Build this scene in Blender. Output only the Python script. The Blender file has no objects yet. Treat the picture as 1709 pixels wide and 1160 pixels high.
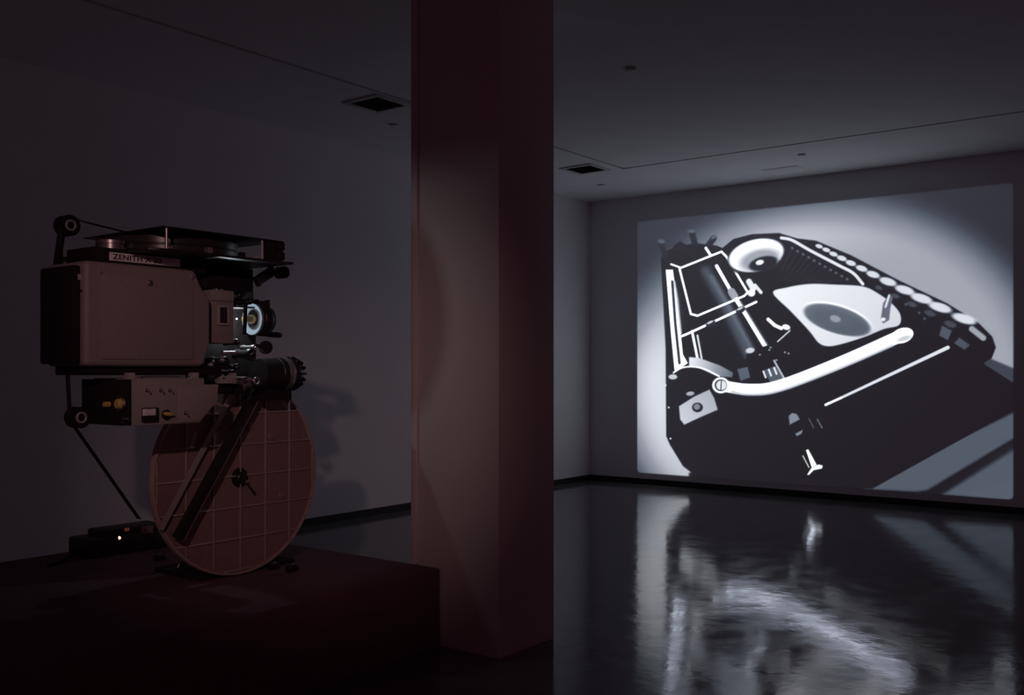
import bpy, bmesh, math
import numpy as np
from mathutils import Vector, Matrix

# ------------------------------------------------------------------ camera, world, lights, exposure
FOC, CX, YH, CAMH = 1645.0, 854.5, 616.0, 1.45      # focal length and horizon in pixels of the 1709x1160 frame
ANG = math.atan(0.763)                               # view direction against the room's long axis
CA, SA = math.cos(ANG), math.sin(ANG)
WX, WY, ZC = 10.90, 7.03, 3.633                      # screen wall, side wall, ceiling

scene = bpy.context.scene
coll = scene.collection
cam_data = bpy.data.cameras.new('camera')
cam_data.sensor_width = 36.0
cam_data.lens = FOC / 1709.0 * 36.0
cam_data.shift_y = (YH - 580.0) / 1709.0
cam = bpy.data.objects.new('camera', cam_data)
cam.location = (0, 0, CAMH)
cam.rotation_euler = (math.pi / 2, 0, ANG - math.pi / 2)
coll.objects.link(cam)
scene.camera = cam

world = bpy.data.worlds.new('world')
world.use_nodes = True
scene.world = world
bg = world.node_tree.nodes['Background']
bg.inputs['Color'].default_value = (1.0, 0.31, 0.52, 1)
bg.inputs['Strength'].default_value = 0.037

scene.view_settings.view_transform = 'Standard'
scene.view_settings.look = 'None'
scene.view_settings.gamma = 1.0
scene.view_settings.exposure = 0.0
scene.view_settings.use_curve_mapping = False
scene.cycles.use_denoising = True
scene.cycles.sample_clamp_indirect = 3.0


def add_light(name, kind, loc, energy, color, **kw):
    d = bpy.data.lights.new(name, kind)
    d.energy = energy
    d.color = color
    for k, v in kw.items():
        setattr(d, k, v)
    o = bpy.data.objects.new(name, d)
    o.location = loc
    coll.objects.link(o)
    return o


# the dim warm house lamp left on near the ceiling, to the left of the camera
lamp = add_light('house_lamp', 'SPOT', (-1.15, -0.15, 3.05), 142.0, (1.0, 0.58, 0.58), shadow_soft_size=0.05, spot_size=math.radians(27), spot_blend=1.0)
lamp.rotation_euler = (Vector((3.08, 3.76, 1.44)) - lamp.location).to_track_quat('-Z', 'Y').to_euler()

SCREEN_GAIN = 1.12

# ------------------------------------------------------------------ pixel helpers (a pixel gives a direction; the plane gives the distance)


def ray(px, py):
    u = (px - CX) / FOC
    v = (YH - py) / FOC
    return (u * SA + CA, -u * CA + SA, v)


def on_y(px, py, y):
    d = ray(px, py)
    t = y / d[1]
    return Vector((d[0] * t, y, CAMH + d[2] * t))


def on_z(px, py, z):
    d = ray(px, py)
    t = (z - CAMH) / d[2]
    return Vector((d[0] * t, d[1] * t, z))


# ------------------------------------------------------------------ materials
MATS = {}


def mat(name, color, rough=0.5, metal=0.0, noise=0.0, nscale=30.0, bump=0.0, bscale=200.0, spec=0.5, coat=0.0):
    m = bpy.data.materials.new(name)
    m.use_nodes = True
    nt = m.node_tree
    b = nt.nodes['Principled BSDF']
    b.inputs['Base Color'].default_value = (*color, 1)
    b.inputs['Roughness'].default_value = rough
    b.inputs['Metallic'].default_value = metal
    b.inputs['Specular IOR Level'].default_value = spec
    b.inputs['Coat Weight'].default_value = coat
    geo = nt.nodes.new('ShaderNodeNewGeometry')
    if noise > 0:
        n = nt.nodes.new('ShaderNodeTexNoise')
        n.inputs['Scale'].default_value = nscale
        n.inputs['Detail'].default_value = 4
        r = nt.nodes.new('ShaderNodeValToRGB')
        r.color_ramp.elements[0].position = 0.3
        r.color_ramp.elements[1].position = 0.7
        r.color_ramp.elements[0].color = (*[c * (1 - noise) for c in color], 1)
        r.color_ramp.elements[1].color = (*[min(1, c * (1 + noise)) for c in color], 1)
        nt.links.new(geo.outputs['Position'], n.inputs['Vector'])
        nt.links.new(n.outputs['Fac'], r.inputs['Fac'])
        nt.links.new(r.outputs['Color'], b.inputs['Base Color'])
    if bump > 0:
        n = nt.nodes.new('ShaderNodeTexNoise')
        n.inputs['Scale'].default_value = bscale
        n.inputs['Detail'].default_value = 3
        bp = nt.nodes.new('ShaderNodeBump')
        bp.inputs['Strength'].default_value = bump
        bp.inputs['Distance'].default_value = 0.002
        nt.links.new(geo.outputs['Position'], n.inputs['Vector'])
        nt.links.new(n.outputs['Fac'], bp.inputs['Height'])
        nt.links.new(bp.outputs['Normal'], b.inputs['Normal'])
    MATS[name] = m
    return m


def emit_mat(name, color, strength):
    m = bpy.data.materials.new(name)
    m.use_nodes = True
    b = m.node_tree.nodes['Principled BSDF']
    b.inputs['Base Color'].default_value = (*color, 1)
    b.inputs['Emission Color'].default_value = (*color, 1)
    b.inputs['Emission Strength'].default_value = strength
    MATS[name] = m
    return m


M_WALL = mat('wall_paint', (0.82, 0.82, 0.85), 0.75, noise=0.02, nscale=3, bump=0.15, bscale=120, spec=0.25)
M_CEIL = mat('ceiling_paint', (0.88, 0.88, 0.91), 0.9, noise=0.02, nscale=4, spec=0.15)
M_COL = mat('column_paint', (0.66, 0.61, 0.58), 0.7, noise=0.02, nscale=5, bump=0.15, bscale=120, spec=0.25)
M_BASE = mat('black_baseboard', (0.018, 0.015, 0.016), 0.6)
M_PED = mat('pedestal_paint', (0.17, 0.095, 0.11), 0.9, noise=0.1, nscale=6, spec=0.1)
M_BLACK = mat('black_enamel', (0.02, 0.016, 0.016), 0.42, noise=0.2, nscale=40)
M_DULL = mat('dull_black', (0.022, 0.017, 0.018), 0.8, spec=0.2)
M_HOUSE = mat('lamp_house_enamel', (0.34, 0.285, 0.28), 0.55, noise=0.05, nscale=60, bump=0.25, bscale=260)
M_PANEL = mat('control_box_enamel', (0.38, 0.34, 0.32), 0.5, noise=0.05, nscale=70, bump=0.2, bscale=300)
M_DISC = mat('magazine_enamel', (0.31, 0.19, 0.18), 0.42, noise=0.08, nscale=30, bump=0.1, bscale=150)
M_RIB = mat('magazine_rib', (0.45, 0.33, 0.31), 0.35, noise=0.1, nscale=50)
M_STEEL = mat('brushed_steel', (0.55, 0.52, 0.50), 0.35, metal=0.9, noise=0.1, nscale=90)
M_CHROME = mat('chrome', (0.85, 0.83, 0.82), 0.12, metal=1.0)
M_PALE = mat('pale_grey_metal', (0.50, 0.47, 0.46), 0.5, metal=0.2)
M_BRASS = mat('brass', (0.42, 0.27, 0.12), 0.3, metal=1.0)
M_YELLOW = mat('yellow_plastic', (0.72, 0.50, 0.14), 0.45)
M_WHITE = mat('white_card', (0.92, 0.88, 0.88), 0.6)
M_INK = mat('black_ink', (0.03, 0.025, 0.025), 0.7)
M_PLATE = mat('nameplate_card', (0.92, 0.84, 0.83), 0.6)
M_FILM = mat('film_base', (0.035, 0.028, 0.027), 0.3, noise=0.1, nscale=80)
M_GLASS = mat('dark_glass', (0.03, 0.03, 0.035), 0.08)
M_LENSRIM = mat('lens_rim_enamel', (0.11, 0.125, 0.135), 0.35)
M_VENT = mat('vent_enamel', (0.58, 0.57, 0.57), 0.6)
M_PILOT = emit_mat('pilot_lamp_glow', (1.0, 0.60, 0.50), 1.6)
M_PILOT2 = emit_mat('pilot_lamp_dim_glow', (1.0, 0.34, 0.24), 0.02)


def floor_material():
    m = bpy.data.materials.new('polished_concrete')
    m.use_nodes = True
    nt = m.node_tree
    b = nt.nodes['Principled BSDF']
    b.inputs['Specular IOR Level'].default_value = 0.42
    geo = nt.nodes.new('ShaderNodeNewGeometry')
    n1 = nt.nodes.new('ShaderNodeTexNoise')
    n1.inputs['Scale'].default_value = 1.3
    n1.inputs['Detail'].default_value = 6
    n1.inputs['Roughness'].default_value = 0.65
    r1 = nt.nodes.new('ShaderNodeValToRGB')
    r1.color_ramp.elements[0].color = (0.085, 0.078, 0.084, 1)
    r1.color_ramp.elements[1].color = (0.16, 0.15, 0.155, 1)
    r1.color_ramp.elements[0].position = 0.3
    r1.color_ramp.elements[1].position = 0.75
    n2 = nt.nodes.new('ShaderNodeTexNoise')
    n2.inputs['Scale'].default_value = 5.0
    n2.inputs['Detail'].default_value = 5
    r2 = nt.nodes.new('ShaderNodeMapRange')
    r2.inputs['From Min'].default_value = 0.35
    r2.inputs['From Max'].default_value = 0.7
    r2.inputs['To Min'].default_value = 0.075
    r2.inputs['To Max'].default_value = 0.15
    n3 = nt.nodes.new('ShaderNodeTexNoise')
    n3.inputs['Scale'].default_value = 4.5
    n3.inputs['Detail'].default_value = 3
    n4 = nt.nodes.new('ShaderNodeTexNoise')
    n4.inputs['Scale'].default_value = 38.0
    n4.inputs['Detail'].default_value = 3
    add = nt.nodes.new('ShaderNodeMath')
    add.operation = 'MULTIPLY_ADD'
    add.inputs[1].default_value = 0.16
    bp = nt.nodes.new('ShaderNodeBump')
    bp.inputs['Strength'].default_value = 0.07
    bp.inputs['Distance'].default_value = 0.02
    for n in (n1, n2, n3, n4):
        nt.links.new(geo.outputs['Position'], n.inputs['Vector'])
    nt.links.new(n1.outputs['Fac'], r1.inputs['Fac'])
    nt.links.new(r1.outputs['Color'], b.inputs['Base Color'])
    nt.links.new(n2.outputs['Fac'], r2.inputs['Value'])
    nt.links.new(r2.outputs['Result'], b.inputs['Roughness'])
    nt.links.new(n4.outputs['Fac'], add.inputs[0])
    nt.links.new(n3.outputs['Fac'], add.inputs[2])
    nt.links.new(add.outputs['Value'], bp.inputs['Height'])
    nt.links.new(bp.outputs['Normal'], b.inputs['Normal'])
    return m


M_FLOOR = floor_material()


# ------------------------------------------------------------------ mesh helpers (world coordinates, one mesh per part)
def root_of(o):
    while o.parent:
        o = o.parent
    return o


def link(name, bm, material, parent=None, smooth=True, angle=35):
    me = bpy.data.meshes.new(name)
    bmesh.ops.recalc_face_normals(bm, faces=bm.faces[:])
    if parent is not None:
        off = root_of(parent).location
        bmesh.ops.translate(bm, verts=bm.verts[:], vec=-Vector(off))
    bm.to_mesh(me)
    bm.free()
    if smooth:
        me.shade_smooth()
        me.set_sharp_from_angle(angle=math.radians(angle))
    me.materials.append(material)
    o = bpy.data.objects.new(name, me)
    coll.objects.link(o)
    if parent is not None:
        o.parent = parent
    return o


def thing(name, label, cat, loc, group=None):
    o = bpy.data.objects.new(name, None)
    o.location = loc
    o.empty_display_size = 0.05
    coll.objects.link(o)
    o['label'] = label
    o['category'] = cat
    if group:
        o['group'] = group
    return o


def tag(o, label, cat=None, group=None, kind=None):
    o['label'] = label
    if cat:
        o['category'] = cat
    if group:
        o['group'] = group
    if kind:
        o['kind'] = kind
    return o


def bm_box(x0, x1, y0, y1, z0, z1, bevel=0.0, seg=2):
    bm = bmesh.new()
    bmesh.ops.create_cube(bm, size=1.0)
    for v in bm.verts:
        v.co = Vector((x0 + (v.co.x + .5) * (x1 - x0), y0 + (v.co.y + .5) * (y1 - y0), z0 + (v.co.z + .5) * (z1 - z0)))
    if bevel > 0:
        bmesh.ops.bevel(bm, geom=bm.edges[:], offset=bevel, segments=seg, profile=0.5, affect='EDGES')
    return bm


def box(name, x0, x1, y0, y1, z0, z1, m, parent=None, bevel=0.0, seg=2):
    return link(name, bm_box(min(x0, x1), max(x0, x1), min(y0, y1), max(y0, y1), min(z0, z1), max(z0, z1), bevel, seg), m, parent)


def axis_matrix(axis, center):
    z = Vector(axis).normalized()
    return Matrix.Translation(Vector(center)) @ z.to_track_quat('Z', 'Y').to_matrix().to_4x4()


def bm_lathe(profile, center, axis, seg=32):
    """profile: (radius, height) pairs from bottom to top along axis."""
    bm = bmesh.new()
    M = axis_matrix(axis, center)
    rings = []
    for r, h in profile:
        if r <= 1e-6:
            rings.append([bm.verts.new(M @ Vector((0, 0, h)))])
        else:
            rings.append([bm.verts.new(M @ Vector((r * math.cos(2 * math.pi * k / seg), r * math.sin(2 * math.pi * k / seg), h))) for k in range(seg)])
    for a, b in zip(rings[:-1], rings[1:]):
        for k in range(seg):
            k2 = (k + 1) % seg
            if len(a) == 1 and len(b) == 1:
                continue
            if len(a) == 1:
                bm.faces.new((a[0], b[k], b[k2]))
            elif len(b) == 1:
                bm.faces.new((a[k], b[0], a[k2]))
            else:
                bm.faces.new((a[k], b[k], b[k2], a[k2]))
    return bm


def cyl(name, center, axis, r, length, m, parent=None, seg=28, bev=None):
    b = min(r, length) * 0.12 if bev is None else bev
    p = [(0, 0), (r - b, 0), (r, b), (r, length - b), (r - b, length), (0, length)]
    return link(name, bm_lathe(p, center, axis, seg), m, parent)


def lathe(name, profile, center, axis, m, parent=None, seg=32):
    return link(name, bm_lathe(profile, center, axis, seg), m, parent)


def ring(name, center, axis, R, r, m, parent=None, seg=32, sides=10):
    bm = bmesh.new()
    M = axis_matrix(axis, center)
    vs = []
    for i in range(seg):
        a = 2 * math.pi * i / seg
        vs.append([bm.verts.new(M @ Vector(((R + r * math.cos(2 * math.pi * j / sides)) * math.cos(a), (R + r * math.cos(2 * math.pi * j / sides)) * math.sin(a), r * math.sin(2 * math.pi * j / sides)))) for j in range(sides)])
    for i in range(seg):
        for j in range(sides):
            bm.faces.new((vs[i][j], vs[(i + 1) % seg][j], vs[(i + 1) % seg][(j + 1) % sides], vs[i][(j + 1) % sides]))
    return link(name, bm, m, parent, angle=80)


def prism(name, poly, y0, y1, m, parent=None, bevel=0.0, seg=2):
    """poly: (x, z) outline, extruded from y0 to y1."""
    bm = bmesh.new()
    a = [bm.verts.new((x, y0, z)) for x, z in poly]
    b = [bm.verts.new((x, y1, z)) for x, z in poly]
    bm.faces.new(a)
    bm.faces.new(b[::-1])
    n = len(poly)
    for k in range(n):
        bm.faces.new((a[k], b[k], b[(k + 1) % n], a[(k + 1) % n]))
    bmesh.ops.recalc_face_normals(bm, faces=bm.faces[:])
    if bevel > 0:
        bmesh.ops.bevel(bm, geom=bm.edges[:], offset=bevel, segments=seg, profile=0.5, affect='EDGES')
    return link(name, bm, m, parent)


def slab(name, poly, z0, z1, m, parent=None, bevel=0.0):
    """poly: (x, y) outline, extruded from z0 to z1."""
    bm = bmesh.new()
    a = [bm.verts.new((x, y, z0)) for x, y in poly]
    b = [bm.verts.new((x, y, z1)) for x, y in poly]
    bm.faces.new(a)
    bm.faces.new(b[::-1])
    n = len(poly)
    for k in range(n):
        bm.faces.new((a[k], b[k], b[(k + 1) % n], a[(k + 1) % n]))
    bmesh.ops.recalc_face_normals(bm, faces=bm.faces[:])
    if bevel > 0:
        bmesh.ops.bevel(bm, geom=bm.edges[:], offset=bevel, segments=2, profile=0.5, affect='EDGES')
    return link(name, bm, m, parent)


def ribbon(name, pts, half, th, m, parent=None, wide=(0, 1, 0)):
    """a flat strip along pts, 2*half wide in the direction `wide`, th thick."""
    bm = bmesh.new()
    w = Vector(wide).normalized()
    P = [Vector(p) for p in pts]
    rows = []
    for i, p in enumerate(P):
        t = (P[min(i + 1, len(P) - 1)] - P[max(i - 1, 0)]).normalized()
        n = t.cross(w).normalized()
        rows.append([bm.verts.new(p + w * half * a + n * th * .5 * b) for a, b in ((-1, -1), (1, -1), (1, 1), (-1, 1))])
    for r0, r1 in zip(rows[:-1], rows[1:]):
        for k in range(4):
            bm.faces.new((r0[k], r0[(k + 1) % 4], r1[(k + 1) % 4], r1[k]))
    bm.faces.new(rows[0][::-1])
    bm.faces.new(rows[-1])
    return link(name, bm, m, parent)


def bar(name, p, q, w, d, m, parent=None, bevel=0.004, up=(0, 1, 0)):
    """rectangular bar from p to q: w wide across, d deep along `up`."""
    p, q = Vector(p), Vector(q)
    t = (q - p).normalized()
    u = Vector(up).normalized()
    n = t.cross(u).normalized()
    bm = bmesh.new()
    bmesh.ops.create_cube(bm, size=1.0)
    L = (q - p).length
    for v in bm.verts:
        v.co = p + t * (v.co.x + .5) * L + n * v.co.y * w + u * v.co.z * d
    if bevel > 0:
        bmesh.ops.bevel(bm, geom=bm.edges[:], offset=bevel, segments=2, profile=0.5, affect='EDGES')
    return link(name, bm, m, parent)


# ------------------------------------------------------------------ the room
def structure(o, label):
    return tag(o, label, kind='structure')


structure(box('floor', -3.0, WX + .15, -4.0, WY + .15, -0.12, 0.0, M_FLOOR), 'dark polished concrete floor mirroring the projected picture')
structure(box('wall_back', WX, WX + .15, -4.0, WY + .15, 0.0, ZC + .15, M_WALL), 'white end wall that carries the projected picture')
structure(box('wall_left', -3.0, WX, WY, WY + .15, 0.0, ZC + .15, M_WALL), 'long white side wall behind the film projector')
structure(box('baseboard_back', WX - .012, WX, -4.0, WY - .012, 0.0, 0.068, M_BASE), 'thin black skirting along the end wall')
structure(box('baseboard_left', -3.0, WX, WY - .012, WY, 0.0, 0.068, M_BASE), 'thin black skirting along the side wall')

ceil = structure(box('ceiling', -3.0, WX, -4.0, WY, ZC + .02, ZC + .15, M_DULL), 'white plastered ceiling with a dark shadow joint between field and border')
SX, SY, SG = 9.27, 5.545, 0.02
box('ceiling_panel', -3.0, SX - SG, -4.0, SY - SG, ZC, ZC + .02, M_CEIL, ceil)
slab('ceiling_panel', [(-3.0, SY + SG), (-3.0, WY), (WX, WY), (WX, -4.0), (SX + SG, -4.0), (SX + SG, SY + SG)], ZC, ZC + .02, M_CEIL, ceil)

col = thing('column', 'square white column standing between the projector and the picture', 'column', (4.11, 3.32, 0))
col['kind'] = 'structure'
box('shaft', 3.87, 4.351, 3.036, 3.607, 0.0, ZC, M_COL, col, bevel=0.004)
box('corner_strip', 3.856, 3.8705, 3.578, 3.622, 0.412, ZC, M_COL, col, bevel=0.003)


# ------------------------------------------------------------------ ceiling fittings
def air_vent(cx, cy, label):
    s, i = 0.205, 0.158
    t = thing('air_vent', label, 'vent', (cx, cy, ZC), 'square air vents in the ceiling')
    z0, z1 = ZC - .012, ZC - .0005
    bm = bmesh.new()
    for (x0, x1, y0, y1) in ((-s, s, -s, -i), (-s, s, i, s), (-s, -i, -i, i), (i, s, -i, i)):
        b2 = bm_box(cx + x0, cx + x1, cy + y0, cy + y1, z0, z1, 0.002)
        tmp = bpy.data.meshes.new('t')
        b2.to_mesh(tmp)
        b2.free()
        bm.from_mesh(tmp)
        bpy.data.meshes.remove(tmp)
    link('frame', bm, M_VENT, t)
    box('backing', cx - i, cx + i, cy - i, cy + i, ZC - .002, ZC - .0004, M_DULL, t)
    n = 7
    for k in range(n):
        x = cx - i + (k + .5) * 2 * i / n
        bar('slat', (x, cy - i + .004, ZC - .009), (x, cy + i - .004, ZC - .009), 0.012, 0.0015, M_DULL, t, bevel=0, up=(.6, 0, .8))
    return t


air_vent(5.765, 5.79, 'square ceiling air vent above and left of the column')
air_vent(9.02, 5.88, 'square ceiling air vent near the far corner')


def sprinkler(cx, cy, label):
    t = thing('sprinkler_cover', label, 'sprinkler', (cx, cy, ZC), 'round sprinkler covers in the ceiling')
    lathe('cover_plate', [(0, 0), (.040, 0), (.044, .002), (.044, .005), (0, .005)], (cx, cy, ZC - .017), (0, 0, 1), M_CEIL, t, seg=28)
    lathe('neck', [(0.0, 0), (.038, 0), (.038, .0118), (0, .0118)], (cx, cy, ZC - .012), (0, 0, 1), M_VENT, t, seg=24)


sprinkler(6.22, 3.66, 'round sprinkler cover in the middle of the ceiling, nearest of all')
sprinkler(9.76, 3.74, 'round sprinkler cover in the ceiling border above the picture')
sprinkler(9.93, 6.24, 'round sprinkler cover in the ceiling beside the far corner')
sprinkler(6.36, 6.17, 'round sprinkler cover in the ceiling just left of the column')
hatch = thing('access_hatch', 'flush square access hatch in the ceiling above the picture', 'hatch', (10.43, 4.18, ZC))
box('hatch_frame', 10.245, 10.615, 3.975, 4.385, ZC - .004, ZC - .0005, M_CEIL, hatch, bevel=0.001)
box('hatch_door', 10.262, 10.598, 3.992, 4.368, ZC - .007, ZC - .004, M_CEIL, hatch, bevel=0.002)


# ------------------------------------------------------------------ the projected picture: a flat rectangle of light on the end wall
def projected_picture():
    y_l, y_r, z_b, z_t = 6.325, 1.99, 0.132, 3.325        # left edge has the larger y
    xw = WX - .002
    NW, NH = 1304, 960
    uu = (np.arange(NW + 1) / NW)[None, :]
    vv = (np.arange(NH + 1) / NH)[:, None]
    Yw = (y_l + (y_r - y_l) * uu) + 0 * vv
    Zw = (z_b + (z_t - z_b) * vv) + 0 * uu
    cxm = xw * SA - Yw * CA
    czm = xw * CA + Yw * SA
    PX = CX + FOC * cxm / czm
    PY = YH - FOC * (Zw - CAMH) / czm
    L = np.zeros_like(PX)

    def window(x0, x1, y0, y1):
        cols = np.where((PX[0] >= x0) & (PX[0] <= x1))[0]
        if len(cols) == 0:
            return None
        m = (PY[:, cols[0]:cols[-1] + 1] >= y0) & (PY[:, cols[0]:cols[-1] + 1] <= y1)
        rows = np.where(m.any(axis=1))[0]
        if len(rows) == 0:
            return None
        return slice(rows[0], rows[-1] + 1), slice(cols[0], cols[-1] + 1)

    def smooth(a, b, x):
        t = np.clip((x - a) / (b - a), 0, 1)
        return t * t * (3 - 2 * t)

    def put(win, alpha, level):
        L[win] = L[win] * (1 - alpha) + level * alpha

    def poly(pts, level, soft=0.9, alpha=1.0, grad=None, curve=False):
        """filled outline; grad = (x0, y0, l0, x1, y1, l1) gives a linear ramp of the level."""
        p = np.array(pts, float)
        if curve:
            p0_, p1_, p2_, p3_ = np.roll(p, 1, 0), p, np.roll(p, -1, 0), np.roll(p, -2, 0)
            ts = np.linspace(0, 1, 6)[:-1][:, None, None]
            cr = .5 * (2 * p1_ + (p2_ - p0_) * ts + (2 * p0_ - 5 * p1_ + 4 * p2_ - p3_) * ts ** 2 + (3 * p1_ - p0_ - 3 * p2_ + p3_) * ts ** 3)
            p = cr.transpose(1, 0, 2).reshape(-1, 2)
        mgn = soft * 2 + 2
        w = window(p[:, 0].min() - mgn, p[:, 0].max() + mgn, p[:, 1].min() - mgn, p[:, 1].max() + mgn)
        if w is None:
            return
        X, Y = PX[w], PY[w]
        inside = np.zeros(X.shape, bool)
        dist = np.full(X.shape, 1e9)
        n = len(p)
        for k in range(n):
            ax, ay = p[k]
            bx, by = p[(k + 1) % n]
            ex, ey = bx - ax, by - ay
            t = np.clip(((X - ax) * ex + (Y - ay) * ey) / (ex * ex + ey * ey + 1e-9), 0, 1)
            dist = np.minimum(dist, np.hypot(X - ax - t * ex, Y - ay - t * ey))
            if ay != by:
                c = ((ay > Y) != (by > Y)) & (X < ax + (Y - ay) * ex / ey)
                inside ^= c
        sd = np.where(inside, dist, -dist)
        a = smooth(-soft, soft, sd) * alpha
        lv = level
        if grad is not None:
            x0, y0, l0, x1, y1, l1 = grad
            t = np.clip(((X - x0) * (x1 - x0) + (Y - y0) * (y1 - y0)) / ((x1 - x0) ** 2 + (y1 - y0) ** 2), 0, 1)
            lv = l0 + (l1 - l0) * t
        put(w, a, lv)

    def stroke(pts, half, level, soft=0.9, alpha=1.0, half2=None, curve=False):
        p = np.array(pts, float)
        if curve:
            e = np.vstack([2 * p[0] - p[1], p, 2 * p[-1] - p[-2]])
            p0_, p1_, p2_, p3_ = e[:-3], e[1:-2], e[2:-1], e[3:]
            ts = np.linspace(0, 1, 6)[:-1][:, None, None]
            cr = .5 * (2 * p1_ + (p2_ - p0_) * ts + (2 * p0_ - 5 * p1_ + 4 * p2_ - p3_) * ts ** 2 + (3 * p1_ - p0_ - 3 * p2_ + p3_) * ts ** 3)
            p = np.vstack([cr.transpose(1, 0, 2).reshape(-1, 2), p[-1:]])
        hm = max(half, half2 or half)
        mgn = hm + soft * 2 + 1
        w = window(p[:, 0].min() - mgn, p[:, 0].max() + mgn, p[:, 1].min() - mgn, p[:, 1].max() + mgn)
        if w is None:
            return
        X, Y = PX[w], PY[w]
        seglen = np.hypot(*(p[1:] - p[:-1]).T)
        tot = seglen.sum()
        acc = 0.0
        best = np.full(X.shape, -1e9)
        for k in range(len(p) - 1):
            ax, ay = p[k]
            ex, ey = p[k + 1] - p[k]
            t = np.clip(((X - ax) * ex + (Y - ay) * ey) / (ex * ex + ey * ey + 1e-9), 0, 1)
            d = np.hypot(X - ax - t * ex, Y - ay - t * ey)
            h = half if half2 is None else half + (half2 - half) * (acc + t * seglen[k]) / tot
            best = np.maximum(best, h - d)
            acc += seglen[k]
        put(w, smooth(-soft, soft, best) * alpha, level)

    def blob(x, y, a, b, rot, level, soft=0.25, alpha=1.0):
        r = max(a, b) * (1.3 + soft) + 2
        w = window(x - r, x + r, y - r, y + r)
        if w is None:
            return
        c, s = math.cos(math.radians(rot)), math.sin(math.radians(rot))
        X, Y = PX[w] - x, PY[w] - y
        q = np.hypot((X * c + Y * s) / a, (-X * s + Y * c) / b)
        put(w, (1 - smooth(1 - soft, 1 + soft, q)) * alpha, level)

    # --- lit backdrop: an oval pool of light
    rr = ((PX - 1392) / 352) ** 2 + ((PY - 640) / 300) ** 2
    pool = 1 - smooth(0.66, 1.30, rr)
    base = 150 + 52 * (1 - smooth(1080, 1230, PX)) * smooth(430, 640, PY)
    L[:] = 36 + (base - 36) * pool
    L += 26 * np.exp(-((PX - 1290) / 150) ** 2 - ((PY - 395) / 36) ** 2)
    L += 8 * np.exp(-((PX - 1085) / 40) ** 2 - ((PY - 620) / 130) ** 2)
    # --- table edge and shadow, lower right
    poly([(1640, 594), (1700, 622), (1700, 900), (1150, 900), (1150, 790)], 8, 3)
    poly([(1646, 596), (1700, 618), (1700, 645), (1640, 612)], 58, 3)
    poly([(1700, 684), (1700, 727), (1548, 818), (1530, 821), (1440, 817), (1590, 738)], 82, 4, 0.95)
    poly([(1700, 746), (1700, 840), (1572, 826)], 84, 5, 0.95)
    poly([(1690, 740), (1700, 746), (1700, 800), (1600, 825), (1575, 824)], 74, 9, 0.4)
    # --- machine body
    poly([(1103, 432), (1110, 420), (1128, 412), (1160, 406), (1196, 410), (1206, 414), (1224, 399), (1255, 391), (1300, 389), (1330, 398), (1362, 402),
          (1420, 426), (1500, 468), (1580, 506), (1632, 538), (1656, 562), (1662, 580), (1655, 598), (1640, 606), (1692, 640), (1692, 684), (1588, 742),
          (1455, 816), (1330, 803), (1166, 798), (1140, 778), (1118, 742), (1112, 728), (1111, 580)], 6, 1.6)
    # knobs and type guides along the back of the carriage
    stroke([(1104, 406), (1112, 432)], 4.5, 30, 2)
    blob(1104, 403, 6, 3.4, 0, 78, .5)
    stroke([(1155, 390), (1160, 408)], 5, 26, 2)
    blob(1154, 386, 6, 3, 0, 80, .5)
    stroke([(1182, 410), (1191, 398)], 5, 26, 2)
    blob(1191, 396, 5, 2.6, -40, 84, .5)
    poly([(1123, 411), (1136, 402), (1146, 410), (1142, 420), (1126, 418)], 16, 1.5)
    # --- carriage rail: a bright bar with a darker seam
    poly([(1111, 450), (1123, 450), (1130, 500), (1140, 592), (1148, 606), (1126, 622), (1120, 560)], 246, 1.1)
    stroke([(1122, 470), (1127, 540), (1134, 606)], 2.1, 40, 1.2)
    stroke([(1131, 480), (1140, 540)], 1.3, 60, 1.2, .7)
    stroke([(1155, 553), (1164, 598)], 2.2, 238, 1)
    stroke([(1164, 560), (1171, 598)], 1.6, 215, 1)
    # --- rubber roller with a soft sheen and its bright rod
    stroke([(1178, 452), (1206, 500), (1250, 588)], 9, 74, 9, .9, 12)
    stroke([(1188, 462), (1214, 508), (1252, 578)], 2.5, 112, 5, .7)
    stroke([(1196, 444), (1220, 486)], 3.0, 243, 1.2)
    stroke([(1221, 487), (1226, 495)], 6.5, 150, 1.4)
    stroke([(1229, 500), (1247, 528), (1277, 578)], 3.8, 246, 1.2)
    stroke([(1236, 503), (1284, 580)], 1.4, 110, 1.2, .8)
    stroke([(1178, 414), (1186, 426)], 2.4, 235, 1)
    # --- plain paper rest and straight paper bail with two rollers
    stroke([(1134, 448), (1204, 420), (1212, 428), (1248, 488), (1242, 494), (1164, 527), (1153, 524), (1134, 448)], 1.9, 246, 1)
    stroke([(1120, 441), (1134, 446)], 1.7, 236, 1)
    stroke([(1138, 561), (1150, 556), (1262, 504)], 2.1, 246, 1)
    for bx_, by_ in ((1186, 540), (1236, 517)):
        blob(bx_, by_, 8.5, 5.2, -25, 34, .2)
        blob(bx_ - 1, by_ - 2, 6, 1.8, -25, 200, .5)
    stroke([(1126, 470), (1131, 500), (1137, 556)], 1.4, 205, 1.2, .8)
    # --- two ribbon spools: a bright round one at the back, one let into the smooth front cover
    blob(1263, 428, 50, 29, -14, 12, .06)
    blob(1262, 426, 47, 26.5, -14, 236, .07)
    blob(1268, 434, 33, 17, -14, 150, .25)
    blob(1274, 440, 24, 11.5, -14, 16, .2)
    blob(1268, 438, 7, 4.2, -14, 232, .3)
    stroke([(1250, 470), (1257, 482)], 5, 225, 1.6)
    stroke([(1304, 397), (1322, 401), (1352, 418), (1400, 443), (1424, 456), (1440, 474)], 2.6, 222, 1.2, curve=True)
    for k in range(11):
        t = k / 10.0
        stroke([(1322 + 92 * t, 414 + 52 * t), (1296 + 66 * t, 470 + 4 * t)], 0.8, 60, 1.3, .6)
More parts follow.
